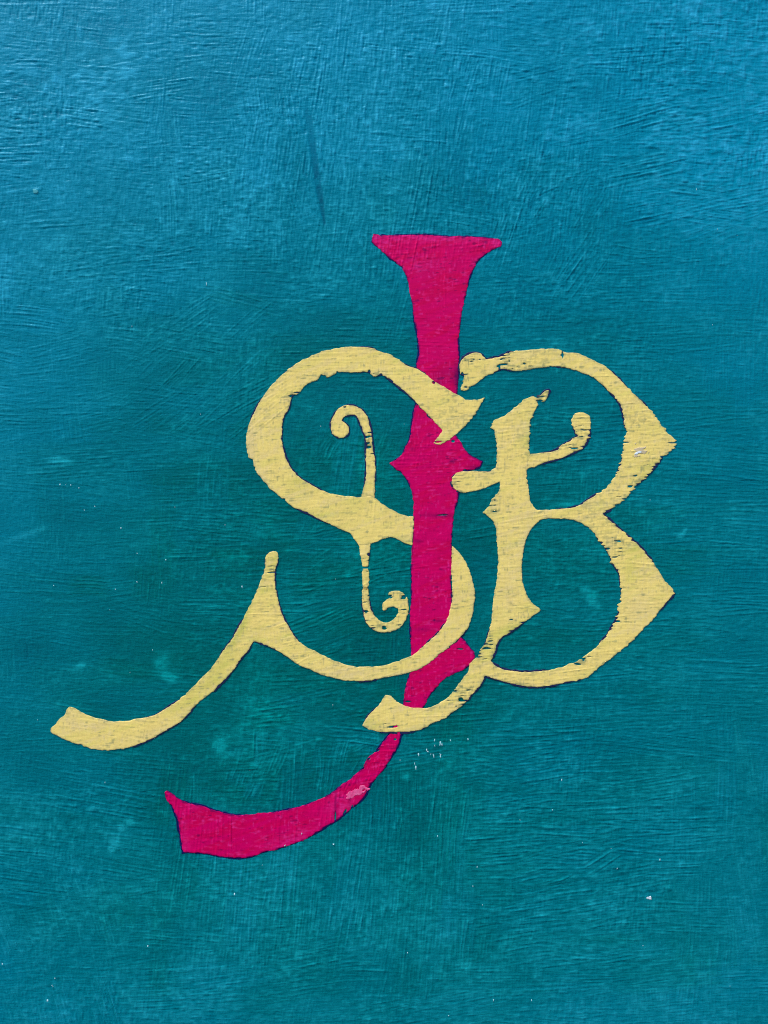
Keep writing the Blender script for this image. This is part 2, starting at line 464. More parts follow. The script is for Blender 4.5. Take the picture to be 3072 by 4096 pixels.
# ------------------------------------------------------------------ outlines
def spline(pts, n=5, corner=48):
    p = np.asarray(pts, float); L = len(p)
    out = []
    prv, nxt = np.roll(p, 1, 0), np.roll(p, -1, 0)
    d1, d2 = p - prv, nxt - p
    a = np.degrees(np.abs((np.arctan2(d2[:, 1], d2[:, 0]) - np.arctan2(d1[:, 1], d1[:, 0]) + np.pi) % (2 * np.pi) - np.pi))
    l1, l2 = np.hypot(*d1.T), np.hypot(*d2.T)
    tan = (d1 / l1[:, None] * l2[:, None] + d2 / l2[:, None] * l1[:, None]) / (l1 + l2)[:, None]
    for i in range(L):
        j = (i + 1) % L
        h = l2[i]
        m0 = tan[i] * h if a[i] < corner else d2[i] * 1.0
        m1 = tan[j] * h if a[j] < corner else d2[i] * 1.0
        for s in np.arange(n) / n:
            s2, s3 = s * s, s ** 3
            out.append((2 * s3 - 3 * s2 + 1) * p[i] + (s3 - 2 * s2 + s) * m0 + (-2 * s3 + 3 * s2) * p[j] + (s3 - s2) * m1)
    return np.array(out)

def poly_sd(poly, X, Y):
    """signed distance, positive inside"""
    dmin = np.full(X.shape, 1e9, np.float32); ins = np.zeros(X.shape, bool)
    q = np.roll(poly, -1, 0)
    for (ax, ay), (bx, by) in zip(poly, q):
        ex, ey = bx - ax, by - ay
        if ex == 0 and ey == 0: continue
        px, py = X - ax, Y - ay
        t = np.clip((px * ex + py * ey) / (ex * ex + ey * ey), 0, 1)
        dx, dy = px - ex * t, py - ey * t
        np.minimum(dmin, dx * dx + dy * dy, out=dmin)
        if ay != by:
            cr = ((ay <= Y) != (by <= Y)) & (X < ax + (Y - ay) * ex / ey)
            ins ^= cr
    dd = np.sqrt(dmin)
    return np.where(ins, dd, -dd)

def chain_sd(pts, X, Y):
    best = np.full(X.shape, -1e9, np.float32)
    p = np.asarray(pts, float)
    for a, b in zip(p[:-1], p[1:]):
        ab = b[:2] - a[:2]
        t = np.clip(((X - a[0]) * ab[0] + (Y - a[1]) * ab[1]) / max(ab @ ab, 1e-6), 0, 1)
        best = np.maximum(best, a[2] + t * (b[2] - a[2]) - np.hypot(X - a[0] - t * ab[0], Y - a[1] - t * ab[1]))
    return best

def smooth_chain(pts, n=4):
    p = np.asarray(pts, float); out = []
    for i in range(len(p) - 1):
        p0, p1, p2, p3 = p[max(i - 1, 0)], p[i], p[i + 1], p[min(i + 2, len(p) - 1)]
        for s in np.arange(n) / n:
            out.append(.5 * (2 * p1 + (p2 - p0) * s + (2 * p0 - 5 * p1 + 4 * p2 - p3) * s ** 2 + (3 * p1 - p0 - 3 * p2 + p3) * s ** 3))
    out.append(p[-1])
    return np.array(out)

J_MAIN = [(1494,936),(1527,941),(1636,941),(1704,941),(1780,946),(1864,947),(1948,952),(1993,958),(2007,970),(2003,984),(1978,995),(1953,1010),(1917,1035),(1898,1065),(1883,1098),(1872,1136),(1860,1187),(1849,1238),(1841,1288),(1836,1339),(1833,1390),(1834,1440),(1834,1491),(1830,1545),(1826,1600),(1822,1680),(1821,1740),(1829,1752),(1857,1797),(1874,1816),(1900,1833),(1927,1847),(1920,1864),(1895,1876),(1857,1886),(1836,1910),(1832,1945),(1833,1970),(1831,1994),(1823,2023),(1813,2062),(1811,2100),(1808,2131),(1806,2189),(1806,2266),(1804,2324),(1808,2382),(1812,2440),(1820,2500),(1838,2542),(1845,2549),(1871,2580),(1896,2613),(1899,2627),(1890,2645),(1874,2663),(1835,2684),(1782,2713),(1748,2747),(1724,2776),(1705,2805),(1693,2829),(1660,2880),(1603,2940),(1593,2979),(1570,3017),(1541,3070),(1502,3114),(1469,3162),(1462,3179),(1438,3208),(1409,3232),(1375,3261),(1341,3285),(1307,3304),(1245,3343),(1196,3367),(1129,3391),(1058,3408),(1010,3423),(957,3431),(899,3427),(831,3416),(769,3411),(731,3410),(726,3372),(718,3319),(708,3271),(687,3225),(663,3194),(659,3170),(667,3163),(689,3174),(721,3198),(764,3215),(807,3223),(851,3241),(889,3251),(937,3260),(986,3260),(1034,3254),(1121,3244),(1179,3232),(1227,3215),(1275,3198),(1314,3179),(1341,3160),(1370,3136),(1399,3119),(1428,3092),(1454,3068),(1467,3039),(1500,3008),(1519,2986),(1548,2950),(1560,2934),(1590,2870),(1614,2815),(1618,2781),(1625,2738),(1633,2709),(1645,2680),(1645,2612),(1643,2545),(1641,2496),(1640,2448),(1645,2406),(1648,2334),(1647,2266),(1647,2209),(1653,2131),(1655,2069),(1655,2040),(1652,1987),(1645,1953),(1630,1926),(1613,1900),(1604,1888),(1582,1876),(1558,1852),(1577,1840),(1606,1818),(1623,1787),(1637,1763),(1645,1724),(1652,1676),(1657,1647),(1664,1623),(1668,1550),(1669,1478),(1670,1445),(1676,1411),(1674,1367),(1669,1339),(1664,1313),(1655,1271),(1649,1212),(1640,1170),(1634,1136),(1624,1102),(1607,1069),(1586,1052),(1556,1031),(1527,1003),(1501,982),(1486,967)]
S_UP = [(1939,1591),(1900,1601),(1866,1600),(1842,1587),(1809,1568),(1775,1548),(1736,1526),(1707,1500),(1669,1478),(1630,1464),(1592,1437),(1548,1413),(1522,1407),(1493,1395),(1455,1388),(1406,1387),(1358,1392),(1310,1401),(1262,1416),(1213,1437),(1170,1464),(1136,1493),(1102,1524),(1078,1551),(1054,1584),(1028,1628),(1008,1666),(994,1710),(986,1748),(986,1787),(994,1830),(1013,1838),(1018,1869),(1033,1898),(1054,1922),(1078,1951),(1107,1975),(1136,1999),(1170,2028),(1199,2040),(1228,2050),(1266,2071),(1315,2093),(1358,2115),(1397,2131),(1421,2160),(1435,2175),(1479,2175),(1503,2168),(1536,2153),(1570,2150),(1594,2158),(1618,2172),(1650,2183),(1653,2120),(1654,2067),(1618,2061),(1585,2047),(1546,2028),(1512,2004),(1491,1987),(1438,1987),(1382,1982),(1324,1975),(1276,1958),(1233,1932),(1199,1910),(1170,1881),(1148,1840),(1136,1801),(1129,1758),(1129,1715),(1136,1666),(1156,1633),(1170,1589),(1199,1568),(1228,1536),(1271,1522),(1286,1503),(1310,1512),(1344,1495),(1387,1490),(1430,1492),(1474,1490),(1498,1506),(1522,1500),(1551,1512),(1585,1541),(1623,1568),(1652,1594),(1672,1617),(1702,1647),(1736,1686),(1768,1722),(1751,1748),(1734,1773),(1756,1778),(1789,1763),(1833,1729),(1876,1686),(1905,1647),(1927,1613)]
S_LO = [(1809,2184),(1833,2209),(1857,2242),(1878,2286),(1891,2329),(1899,2363),(1895,2421),(1886,2469),(1874,2508),(1845,2544),(1818,2570),(1770,2609),(1717,2652),(1660,2684),(1640,2690),(1589,2701),(1531,2711),(1474,2721),(1416,2723),(1372,2721),(1329,2709),(1286,2697),(1238,2676),(1189,2655),(1141,2623),(1093,2594),(1059,2580),(1015,2564),(995,2598),(962,2637),(938,2671),(899,2719),(860,2758),(817,2791),(783,2820),(750,2858),(721,2885),(675,2914),(613,2951),(560,2975),(512,2992),(459,3000),(410,3000),(357,2992),(304,2975),(261,2958),(222,2939),(203,2927),(202,2912),(222,2898),(242,2874),(263,2855),(271,2835),(285,2828),(300,2833),(328,2850),(367,2867),(410,2879),(449,2886),(488,2886),(526,2880),(570,2874),(623,2859),(666,2833),(695,2814),(733,2785),(772,2746),(811,2710),(844,2676),(874,2632),(899,2594),(923,2565),(947,2521),(971,2478),(995,2432),(1020,2381),(1036,2343),(1051,2304),(1060,2266),(1062,2237),(1070,2217),(1092,2202),(1111,2210),(1114,2232),(1104,2266),(1099,2295),(1101,2343),(1114,2406),(1130,2459),(1154,2507),(1183,2550),(1222,2586),(1275,2613),(1323,2637),(1367,2654),(1401,2664),(1469,2669),(1527,2662),(1585,2645),(1638,2628),(1688,2590),(1727,2556),(1760,2522),(1784,2486),(1801,2435),(1809,2382),(1806,2324),(1807,2262)]
S_T1 = [(1471,1992,27),(1478,1950,21),(1482,1905,19),(1484,1879,18.5),(1481,1830,17),(1477,1782,13),(1474,1744,14),(1464,1710,17),(1450,1671,18),(1430,1647,17),(1397,1640,19),(1368,1650,19),(1351,1671,17),(1341,1695,17),(1355,1715,31),(1366,1720,30)]
S_T2 = [(1458,2168,24),(1459,2204,18),(1460,2238,15),(1461,2271,10),(1463,2305,14),(1463,2343,11)]
S_T3 = [(1462,2363,12),(1463,2402,15),(1471,2445,17),(1483,2478,20),(1512,2503,21),(1546,2510,19),(1580,2498,19),(1606,2469,21),(1614,2430,22),(1600,2411,24),(1570,2409,19),(1546,2418,15),(1536,2436,7)]
S_T4 = [(1562,2376,8),(1582,2378,13),(1605,2384,12),(1618,2402,12)]
B_OUT = [(2132,1584),(2151,1594),(2146,1633),(2132,1657),(2120,1710),(2117,1758),(2115,1801),(2120,1823),(2112,1850),(2107,1876),(2109,1917),(2115,1965),(2120,2004),(2132,2028),(2145,2038),(2193,2040),(2251,2035),(2309,2026),(2338,2009),(2381,1982),(2419,1956),(2453,1917),(2475,1874),(2489,1821),(2493,1782),(2500,1750),(2499,1710),(2492,1657),(2482,1623),(2465,1594),(2434,1563),(2395,1527),(2347,1498),(2304,1481),(2260,1469),(2207,1466),(2154,1471),(2096,1483),(2048,1483),(2010,1476),(1973,1490),(1939,1505),(1910,1531),(1881,1548),(1857,1563),(1843,1560),(1850,1531),(1857,1503),(1841,1498),(1838,1459),(1857,1430),(1881,1416),(1910,1412),(1929,1421),(1944,1437),(1973,1433),(2006,1423),(2030,1411),(2079,1404),(2127,1399),(2190,1396),(2241,1400),(2256,1408),(2304,1413),(2347,1428),(2386,1447),(2424,1469),(2463,1502),(2501,1541),(2540,1580),(2579,1616),(2622,1671),(2661,1719),(2690,1748),(2707,1768),(2702,1787),(2680,1806),(2641,1840),(2612,1874),(2579,1912),(2540,1951),(2501,1994),(2463,2023),(2429,2043),(2408,2052),(2444,2087),(2492,2128),(2540,2169),(2588,2220),(2627,2273),(2661,2326),(2690,2357),(2699,2374),(2675,2398),(2641,2437),(2612,2476),(2583,2505),(2540,2553),(2492,2594),(2444,2632),(2395,2668),(2352,2707),(2309,2722),(2260,2731),(2212,2741),(2154,2747),(2111,2746),(2063,2738),(2000,2722),(1961,2709),(1939,2701),(1922,2738),(1888,2776),(1850,2819),(1811,2848),(1768,2877),(1724,2895),(1700,2911),(1657,2923),(1599,2929),(1541,2927),(1502,2923),(1474,2914),(1450,2901),(1464,2877),(1488,2848),(1512,2824),(1531,2798),(1541,2781),(1560,2783),(1584,2805),(1609,2819),(1638,2829),(1676,2832),(1719,2829),(1753,2817),(1787,2795),(1821,2757),(1850,2718),(1874,2680),(1880,2656),(1896,2636),(1913,2626),(1920,2602),(1937,2574),(1951,2535),(1963,2496),(1970,2448),(1973,2410),(1980,2363),(1987,2315),(1992,2257),(1989,2189),(1987,2141),(1982,2102),(1963,2074),(1934,2049),(1953,2030),(1968,2001),(1992,1972),(2001,1943),(1999,1927),(1963,1941),(1924,1956),(1876,1966),(1833,1965),(1811,1944),(1809,1912),(1828,1893),(1876,1887),(1924,1886),(1963,1884),(1985,1869),(1987,1830),(1987,1782),(1982,1748),(1975,1724),(1960,1710),(1965,1695),(1982,1678),(2011,1671),(2035,1650),(2069,1623),(2098,1599)]
B_HOLE = [(2166,2078),(2130,2109),(2104,2157),(2092,2220),(2087,2283),(2094,2345),(2106,2379),(2130,2413),(2166,2439),(2130,2466),(2087,2495),(2043,2526),(2003,2552),(1987,2580),(1977,2614),(1965,2643),(1975,2657),(2004,2673),(2048,2683),(2096,2688),(2154,2685),(2217,2676),(2260,2664),(2309,2644),(2347,2620),(2386,2591),(2419,2553),(2448,2509),(2465,2471),(2475,2432),(2482,2394),(2482,2336),(2475,2292),(2453,2259),(2434,2220),(2419,2191),(2395,2162),(2371,2128),(2338,2099),(2289,2078),(2231,2074),(2183,2075)]
B_T1 = [(2100,1850,30),(2130,1843,25),(2159,1835,20),(2217,1821,17),(2270,1797,22),(2309,1775,24),(2331,1748,21),(2331,1715,30),(2324,1688,36),(2323,1684,36)]
B_T2 = [(2152,1590,7),(2168,1594,15),(2180,1580,12),(2191,1566,5)]

# ------------------------------------------------------------------ marching squares -> raised film of paint
CELL = 2.5
def grid_for(x0, x1, y0, y1):
    gx = np.arange(x0, x1 + CELL, CELL); gy = np.arange(y0, y1 + CELL, CELL)
    X, Y = np.meshgrid(gx, gy)
    return gx, gy, X.astype(np.float32), Y.astype(np.float32)

CASES = {}
def _cases():
    # corners a(0,0) b(1,0) c(1,1) d(0,1); edges ab bc cd da
    ring_ = ['a', 'ab', 'b', 'bc', 'c', 'cd', 'd', 'da']
    bits = {'a': 1, 'b': 2, 'c': 4, 'd': 8}
    for m in range(1, 16):
        if m == 5:  CASES[m] = [['a', 'ab', 'da'], ['c', 'cd', 'bc']]; continue
        if m == 10: CASES[m] = [['b', 'bc', 'ab'], ['d', 'da', 'cd']]; continue
        poly = []
        for i, e in enumerate(ring_):
            if len(e) == 1:
                if m & bits[e]: poly.append(e)
            else:
                if bool(m & bits[e[0]]) != bool(m & bits[e[1]]): poly.append(e)
        CASES[m] = [poly]
_cases()

def film(name, gx, gy, sd, base, thick, material, parent, bevel=5.0, attrs=None, relief_gain=.38):
    """sheet of paint where sd > 0: follows the brushed wall, edge rounded, sides closed down to the wall"""
    h, w = sd.shape
    ins = sd > 0
    vid = np.full((h, w), -1, np.int64); vid[ins] = np.arange(ins.sum())
    jj, ii = np.nonzero(ins)
    vx = [gx[ii]]; vy = [gy[jj]]; vs = [sd[ins]]
    n = len(ii)
    ch = ins[:, :-1] != ins[:, 1:]
    hid = np.full((h, w), -1, np.int64); j, i = np.nonzero(ch); hid[j, i] = n + np.arange(len(i)); n += len(i)
    t = sd[j, i] / (sd[j, i] - sd[j, i + 1]); vx.append(gx[i] + t * CELL); vy.append(gy[j]); vs.append(np.zeros(len(i)))
    cv = ins[:-1] != ins[1:]
    vvid = np.full((h, w), -1, np.int64); j, i = np.nonzero(cv); vvid[j, i] = n + np.arange(len(i)); n += len(i)
    t = sd[j, i] / (sd[j, i] - sd[j + 1, i]); vx.append(gx[i]); vy.append(gy[j] + t * CELL); vs.append(np.zeros(len(i)))
    vx, vy, vs = map(np.concatenate, (vx, vy, vs))
    code = ins[:-1, :-1] * 1 + ins[:-1, 1:] * 2 + ins[1:, 1:] * 4 + ins[1:, :-1] * 8
    tab = {'a': lambda j, i: vid[j, i], 'b': lambda j, i: vid[j, i + 1], 'c': lambda j, i: vid[j + 1, i + 1], 'd': lambda j, i: vid[j + 1, i],
           'ab': lambda j, i: hid[j, i], 'cd': lambda j, i: hid[j + 1, i], 'da': lambda j, i: vvid[j, i], 'bc': lambda j, i: vvid[j, i + 1]}
    bysize = {3: [], 4: [], 5: []}; bnd = []
    for m in range(1, 16):
        j, i = np.nonzero(code == m)
        if len(i) == 0: continue
        for poly in CASES[m]:
            cols = [tab[e](j, i) for e in poly]
            # reversed so the sheet faces out of the wall (drawing y runs down)
            pl = np.stack(cols[::-1], -1)
            if pl.shape[1] == 6:
                bysize[3].append(pl[:, [0, 1, 2]]); bysize[5].append(pl[:, [0, 2, 3, 4, 5]])
            else: bysize[pl.shape[1]].append(pl)
            e2 = [c for e, c in zip(poly, cols) if len(e) == 2]
            for q in range(len(poly)):
                a, b = poly[q], poly[(q + 1) % len(poly)]
                if len(a) == 2 and len(b) == 2: bnd.append(np.stack([cols[q], cols[(q + 1) % len(poly)]], -1))
    bnd = np.concatenate(bnd)
    rel = sample(relief, vx, vy) * relief_gain
    ed = np.clip(vs / bevel, 0, 1)
    hgt = np.maximum(rel + base, rel / relief_gain + base * .6) + thick * np.sqrt(1 - (1 - ed) ** 2 * .75)
    top = np.stack([wx(vx), -hgt * .001, wz(vy)], -1)
    used = np.unique(bnd); remap = np.full(n, -1, np.int64); remap[used] = n + np.arange(len(used))
    low = top[used].copy(); low[:, 1] = -(sample(relief, vx[used], vy[used]) - .03) * .001
    sk = np.stack([bnd[:, 0], bnd[:, 1], remap[bnd[:, 1]], remap[bnd[:, 0]]], -1)
    polys = [np.concatenate(bysize[s]) for s in (3, 4, 5) if bysize[s]]
    # sides as their own quads
    ff, ss, tt = flat_faces(polys + [sk])
    A = {}
    for kname, fn in (attrs or {}).items():
        a = fn(vx, vy, vs); A[kname] = np.concatenate([a, a[used]])
    return make_obj(name, np.concatenate([top, low]), ff, ss, tt, material, parent, A)

# ------------------------------------------------------------------ fields shared by the lettering
e_long = Field(34, 5.0, 41, R(-3)); e_mid = Field(12, 9, 42); e_slow = Field(60, 60, 43)
e_vert = Field(5, 18, 44, R(5)); f_fleck = Field(17, 5.0, 45, R(-3)); f_fleck2 = Field(5, 15, 46); f_zone = Field(120, 90, 47)
f_out = Field(110, 110, 48); f_out2 = Field(14, 14, 49); f_dry = Field(26, 5, 50, R(-4)); f_streak = Field(90, 14, 51, R(-20))

def blob(x, y, cx, cy, rx, ry=None, ang=0.0):
    ry = ry or rx; c, s = math.cos(ang), math.sin(ang)
    dx, dy = x - cx, y - cy
    return np.exp(-((dx * c + dy * s) / rx) ** 2 - ((-dx * s + dy * c) / ry) ** 2)

# where the yellow was dragged on nearly dry: x, y, radius x, radius y, strength
DRY = [(1477,1770,26,40,1.25),(1483,1840,26,45,.75),(1464,2275,26,60,.55),(1400,1620,60,20,.6),(1500,2500,70,40,.6),(1600,2440,50,70,.65),(1590,2375,50,20,.75),(1468,2400,22,60,.6),
       (2170,1585,36,30,1.0),(2335,1755,40,40,.75),(2280,1795,60,25,.55),(2330,1700,50,50,.35),(1880,1470,60,70,.5),(1860,1540,30,40,.7),(2060,1470,80,25,.6),(2200,1478,110,22,.7),(2020,1440,20,50,.7),(2250,1440,14,50,.5),(1850,2800,70,70,.7),
       (1755,1768,40,20,.7),(2610,1890,110,50,.45),(2540,1970,110,50,.45),(2440,2190,60,60,.5),(1090,2280,40,30,.5),(1070,2345,30,25,.6),(1540,2910,60,14,.8),(2090,2520,60,50,.55),(1950,2590,50,50,.6),(1930,2610,30,70,.5),(2330,2640,60,14,.8),(1970,2030,50,50,.5),(1990,2700,40,40,.3),
       (1290,1505,60,14,.8),(1490,1500,50,16,.7),(1185,1580,40,40,.6),(1800,1940,60,30,.45)]
def dryness(x, y):
    o = np.zeros(np.shape(x), np.float32)
    for cx, cy, rx, ry, s in DRY: o = np.maximum(o, s * blob(x, y, cx, cy, rx, ry))
    return o

def yellow_edge(sd, X, Y, dry):
    rag = np.clip(.2 + blob(X, Y, 2600, 1880, 200, 200) + blob(X, Y, 2420, 2220, 120, 90) + blob(X, Y, 2460, 2470, 60, 120) + .5 * blob(X, Y, 1960, 1730, 60, 120) + .4 * blob(X, Y, 2120, 1750, 40, 150) + .5 * blob(X, Y, 2300, 1770, 120, 60), 0, 1)
    e = 3.4 * rag * e_long(X, Y) + .7 * e_mid(X, Y) + .8 * e_slow(X, Y)
    s = sd + e
    hole = (2.35 - 1.75 * dry - f_dry(X, Y) - .35 * e_mid(X, Y)) * 9.0      # the brush skips over the wall's grain
    return np.minimum(s, np.where(dry > .25, hole, 1e3))

def y_worn(x, y, s):
    z = f_zone(x, y)
    fl = sstep(1.5 - .5 * z, 2.5 - .5 * z, f_fleck(x, y) + .4 * e_mid(x, y) + .4 * f_dry(x * .7, y)) * .42
    fl2 = sstep(1.7, 2.7, f_fleck2(x, y) + .4 * z) * .4
    dr = sstep(.45, 1.6, dryness(x, y) * 1.4 + .5 * f_dry(x, y) + .25 * f_fleck2(x, y)) * .8
    ed = sstep(9, 0, s) * (.28 + .35 * f_out2(x, y))
    return np.clip(np.maximum.reduce([fl, fl2, dr]) + np.clip(ed, 0, .5), 0, 1)
GREENISH = [(945,2540,26,110,R(28),.95),(960,2480,20,70,R(28),.6),(1020,2560,40,14,0,.8),(1050,2350,20,20,0,.6),(760,2810,90,40,R(-42),.5),(880,2690,80,40,R(-48),.5),(2060,2530,70,40,0,.75),(2140,2440,40,20,0,.6),(1960,2050,40,40,0,.6),
            (1950,2580,40,60,0,.6),(2520,2290,30,60,0,.55),(2560,2200,60,40,0,.5),(2600,1900,80,70,R(-40),.55),(2120,1740,24,80,0,.5),(1620,2165,50,14,0,.7),(1500,2060,80,14,0,.0),(1290,2060,90,12,R(-4),.6),(1200,1950,70,70,0,.35),(1090,2260,30,60,0,.4),(1480,2900,50,30,0,.5),(1760,1770,40,14,R(-25),.7)]
def y_thin(x, y, s):
    o = .04 + .12 * f_streak(x, y)
    for cx, cy, rx, ry, a, q in GREENISH: o = o + q * blob(x, y, cx, cy, rx, ry, a)
    return np.clip(o, 0, 1)
PALE = [(1000,1790,20,110,0,1.0),(1040,1910,26,70,R(-30),.9),(990,1830,14,40,0,.8),(1890,2380,10,90,0,.8),(1620,2690,90,12,R(-14),.8),(2100,2160,18,90,R(15),.8),(2430,2200,14,50,R(25),.9),(1850,2830,60,14,R(-38),.9),(2640,1860,40,14,R(-45),.7),(330,2900,60,24,0,.6),(620,2930,120,20,R(-20),.6),(2560,2430,70,60,R(-50),.6),(2040,2350,30,120,0,.45),(1390,2690,120,20,0,.6)]
def y_pale(x, y, s):
    o = .50 * sstep(.1, 1.5, f_streak(x + 500, y) + .4 * f_fleck2(x, y)) + .35 * sstep(.6, 1.8, f_fleck2(x + 700, y + 300) + .5 * f_zone(x + 400, y))
    for cx, cy, rx, ry, a, q in PALE: o = o + q * blob(x, y, cx, cy, rx, ry, a)
    return np.clip(o + sstep(6, 1, s) * .35, 0, 1)
Y_ATTR = {"worn": y_worn, "thin": y_thin, "pale": y_pale}

def outline_sd(sd, X, Y, wmin, wmax, bias):
    w = wmin + (wmax - wmin) * np.clip(bias + .75 * f_out(X, Y), 0, 1) + .9 * f_out2(X, Y) + .5 * e_long(X, Y)
    return np.minimum(sd + w, 5.0 - sd)

# ------------------------------------------------------------------ crimson J
gx, gy, X, Y = grid_for(600, 2060, 880, 3490)
sdJ = poly_sd(spline(J_MAIN), X, Y)
cut = sdJ + .8 * e_mid(X, Y) + .7 * e_long(X, Y) + .8 * e_slow(X, Y)
# nicks out of the tail where bristles lifted
for nx_, ny_, rx, ry, a in ((1341,3272,4,32,R(2)),(1379,3252,6,22,R(22)),(1407,3232,4,18,R(15)),(1446,3074,16,6,R(-20)),(1507,3003,14,5,R(-20)),(1475,3035,9,5,R(-20)),
                            (1842,2596,15,4,R(4)),(1632,2806,14,4,0),(1581,2957,7,5,0),(1770,2060,26,3,R(-2)),(1860,1882,10,6,0),(1812,1765,9,7,0)):
    cut = np.minimum(cut, (1 - np.exp(-0) - 0) * 0 + (.5 - blob(X, Y, nx_, ny_, rx, ry, a)) * 30)
def j_worn(x, y, s):
    fl = sstep(1.8, 2.6, f_fleck(x + 900, y) + .4 * f_zone(x, y)) * .6
    o = fl + np.clip(sstep(8, 0, s) * (.45 + .5 * f_out2(x, y)), 0, .8)
    for cx, cy, rx, ry, q in ((1830,1510,16,60,.8),(1790,1500,60,30,.25),(1764,2062,60,8,.6),(1672,2165,22,8,.5),(1755,2484,30,6,.6),(1690,2518,60,10,.3),(1810,1845,14,8,.7),(1650,1795,10,8,.5),(1343,3230,5,70,.6),(1400,3200,5,40,.4),(1895,1870,30,12,.5),(1745,1535,16,10,.8),(1942,968,8,6,.8),(1700,1010,6,10,.5)):
        o = o + q * blob(x, y, cx, cy, rx, ry)
    return np.clip(o, 0, 1)
def j_thin(x, y, s): return np.clip(.40 + .40 * f_streak(x, y) + .15 * f_zone(x, y) - .2 * sstep(14, 0, s), 0, 1)
def j_pale(x, y, s):  # brush sheen painted into the crimson as pale streaks, among paler dabs
    o = sstep(1.1, 2.2, f_fleck(x + 300, y + 700) + .5 * f_streak(x, y)) * .75 + sstep(.9, 2.2, f_fleck2(x, y) + .4 * f_zone(x, y)) * .7
    o = o + .85 * blob(x, y, 1740, 955, 300, 14) + .6 * blob(x, y, 1680, 1060, 60, 30) + .8 * blob(x, y, 1515, 965, 30, 26) + .8 * blob(x, y, 1990, 972, 26, 16) + .7 * blob(x, y, 1910, 1045, 20, 20) \
          + .8 * blob(x, y, 1160, 3355, 90, 20, R(-20)) + .5 * blob(x, y, 1820, 2200, 10, 200) + .7 * blob(x, y, 1370, 3230, 60, 50) + .5 * blob(x, y, 740, 3350, 16, 60) + .4 * blob(x, y, 800, 3225, 60, 12)
    return np.clip(o * (.75 + .4 * f_fleck(x, y)), 0, 1)
letterJ = film("letter", gx, gy, cut, .17, .12, M_RED, wall, 5.0, {"worn": j_worn, "thin": j_thin, "pale": j_pale})
letterJ["label"] = "crimson letter J with flared top and long curved tail"
o = film("outline", gx, gy, outline_sd(sdJ, X, Y, 1.0, 6.5, .45), .06, .02, M_NAVY, letterJ, 3.0, None, 1.0)

# ------------------------------------------------------------------ yellow S (upper and lower stroke, four curls)
gx, gy, X, Y = grid_for(160, 1980, 1340, 3040)
dry = dryness(X, Y)
sS = np.maximum(poly_sd(spline(S_UP), X, Y), poly_sd(spline(S_LO), X, Y))
curl = np.maximum(np.maximum(chain_sd(smooth_chain(S_T1), X, Y), chain_sd(smooth_chain(S_T2), X, Y)), np.maximum(chain_sd(smooth_chain(S_T3), X, Y), chain_sd(smooth_chain(S_T4), X, Y)))
NICK_S = [(1286,1506,7,10,0),(1350,1492,6,8,0),(1477,1488,7,10,0),(1524,1500,8,7,0),(1462,2271,30,5,0),(1476,2218,9,8,0),(1538,2515,12,5,0),(1735,1530,8,8,0),(1136,1998,7,5,0)]
body = yellow_edge(sS, X, Y, dry)
crl = yellow_edge(curl, X, Y, dry)
for nx_, ny_, rx, ry, a in NICK_S:
    kk = (.5 - blob(X, Y, nx_, ny_, rx, ry, a)) * 30
    body = np.minimum(body, kk); crl = np.minimum(crl, kk)
letterS = film("letter", gx, gy, body, .34, .16, M_YEL, wall, 6.0, Y_ATTR)
letterS["label"] = "yellow letter S crossing the crimson J, with a long swash at its foot"
for tag_pts in ((S_T1,), (S_T2,), (S_T3, S_T4)):
    pts = np.concatenate([np.array(t) for t in tag_pts])
    x0, x1, y0, y1 = pts[:, 0].min() - 60, pts[:, 0].max() + 60, pts[:, 1].min() - 60, pts[:, 1].max() + 60
    a0, a1 = int((x0 - gx[0]) / CELL), int((x1 - gx[0]) / CELL); b0, b1 = int((y0 - gy[0]) / CELL), int((y1 - gy[0]) / CELL)
    sub = (slice(b0, b1), slice(a0, a1))
    me_ = np.maximum.reduce([chain_sd(smooth_chain(t), X[sub], Y[sub]) for t in tag_pts])
    s_ = np.minimum(crl[sub], me_ + 12)
    s_ = np.minimum(s_, -(body[sub]) + 1.0)          # butts against the main stroke
    film("curl", gx[a0:a1], gy[b0:b1], s_, .335, .15, M_YEL, letterS, 6.0, Y_ATTR)
both = np.maximum(sS, curl)
film("outline", gx, gy, outline_sd(both, X, Y, -5.5, 5.5, .38), .27, .02, M_NAVY_Y, letterS, 3.0, None, .82)

# ------------------------------------------------------------------ yellow B
gx, gy, X, Y = grid_for(1420, 2740, 1350, 2980)
dry = dryness(X, Y)
sB = np.minimum(poly_sd(spline(B_OUT), X, Y), -poly_sd(spline(B_HOLE), X, Y))
curl = np.maximum(chain_sd(smooth_chain(B_T1), X, Y), chain_sd(smooth_chain(B_T2), X, Y))
body = yellow_edge(sB, X, Y, dry)
for nx_, ny_, rx, ry, a in ((1998,1472,5,14,0),(2250,1420,5,16,R(-6)),(2310,2656,18,5,R(6)),(1570,2907,26,5,R(-4)),(2500,1770,22,3,0),(2690,1772,26,3,0),(2470,2485,14,5,0),(2430,2195,12,5,0),(2045,2478,10,3,0),(1843,2797,12,9,0),(1849,1500,7,14,0)):
    body = np.minimum(body, (.5 - blob(X, Y, nx_, ny_, rx, ry, a)) * 30)
letterB = film("letter", gx, gy, body, .34, .16, M_YEL, wall, 6.0, Y_ATTR)
letterB["label"] = "yellow letter B with pointed bowls and a hooked foot crossing the J"
crl = yellow_edge(curl, X, Y, dry)
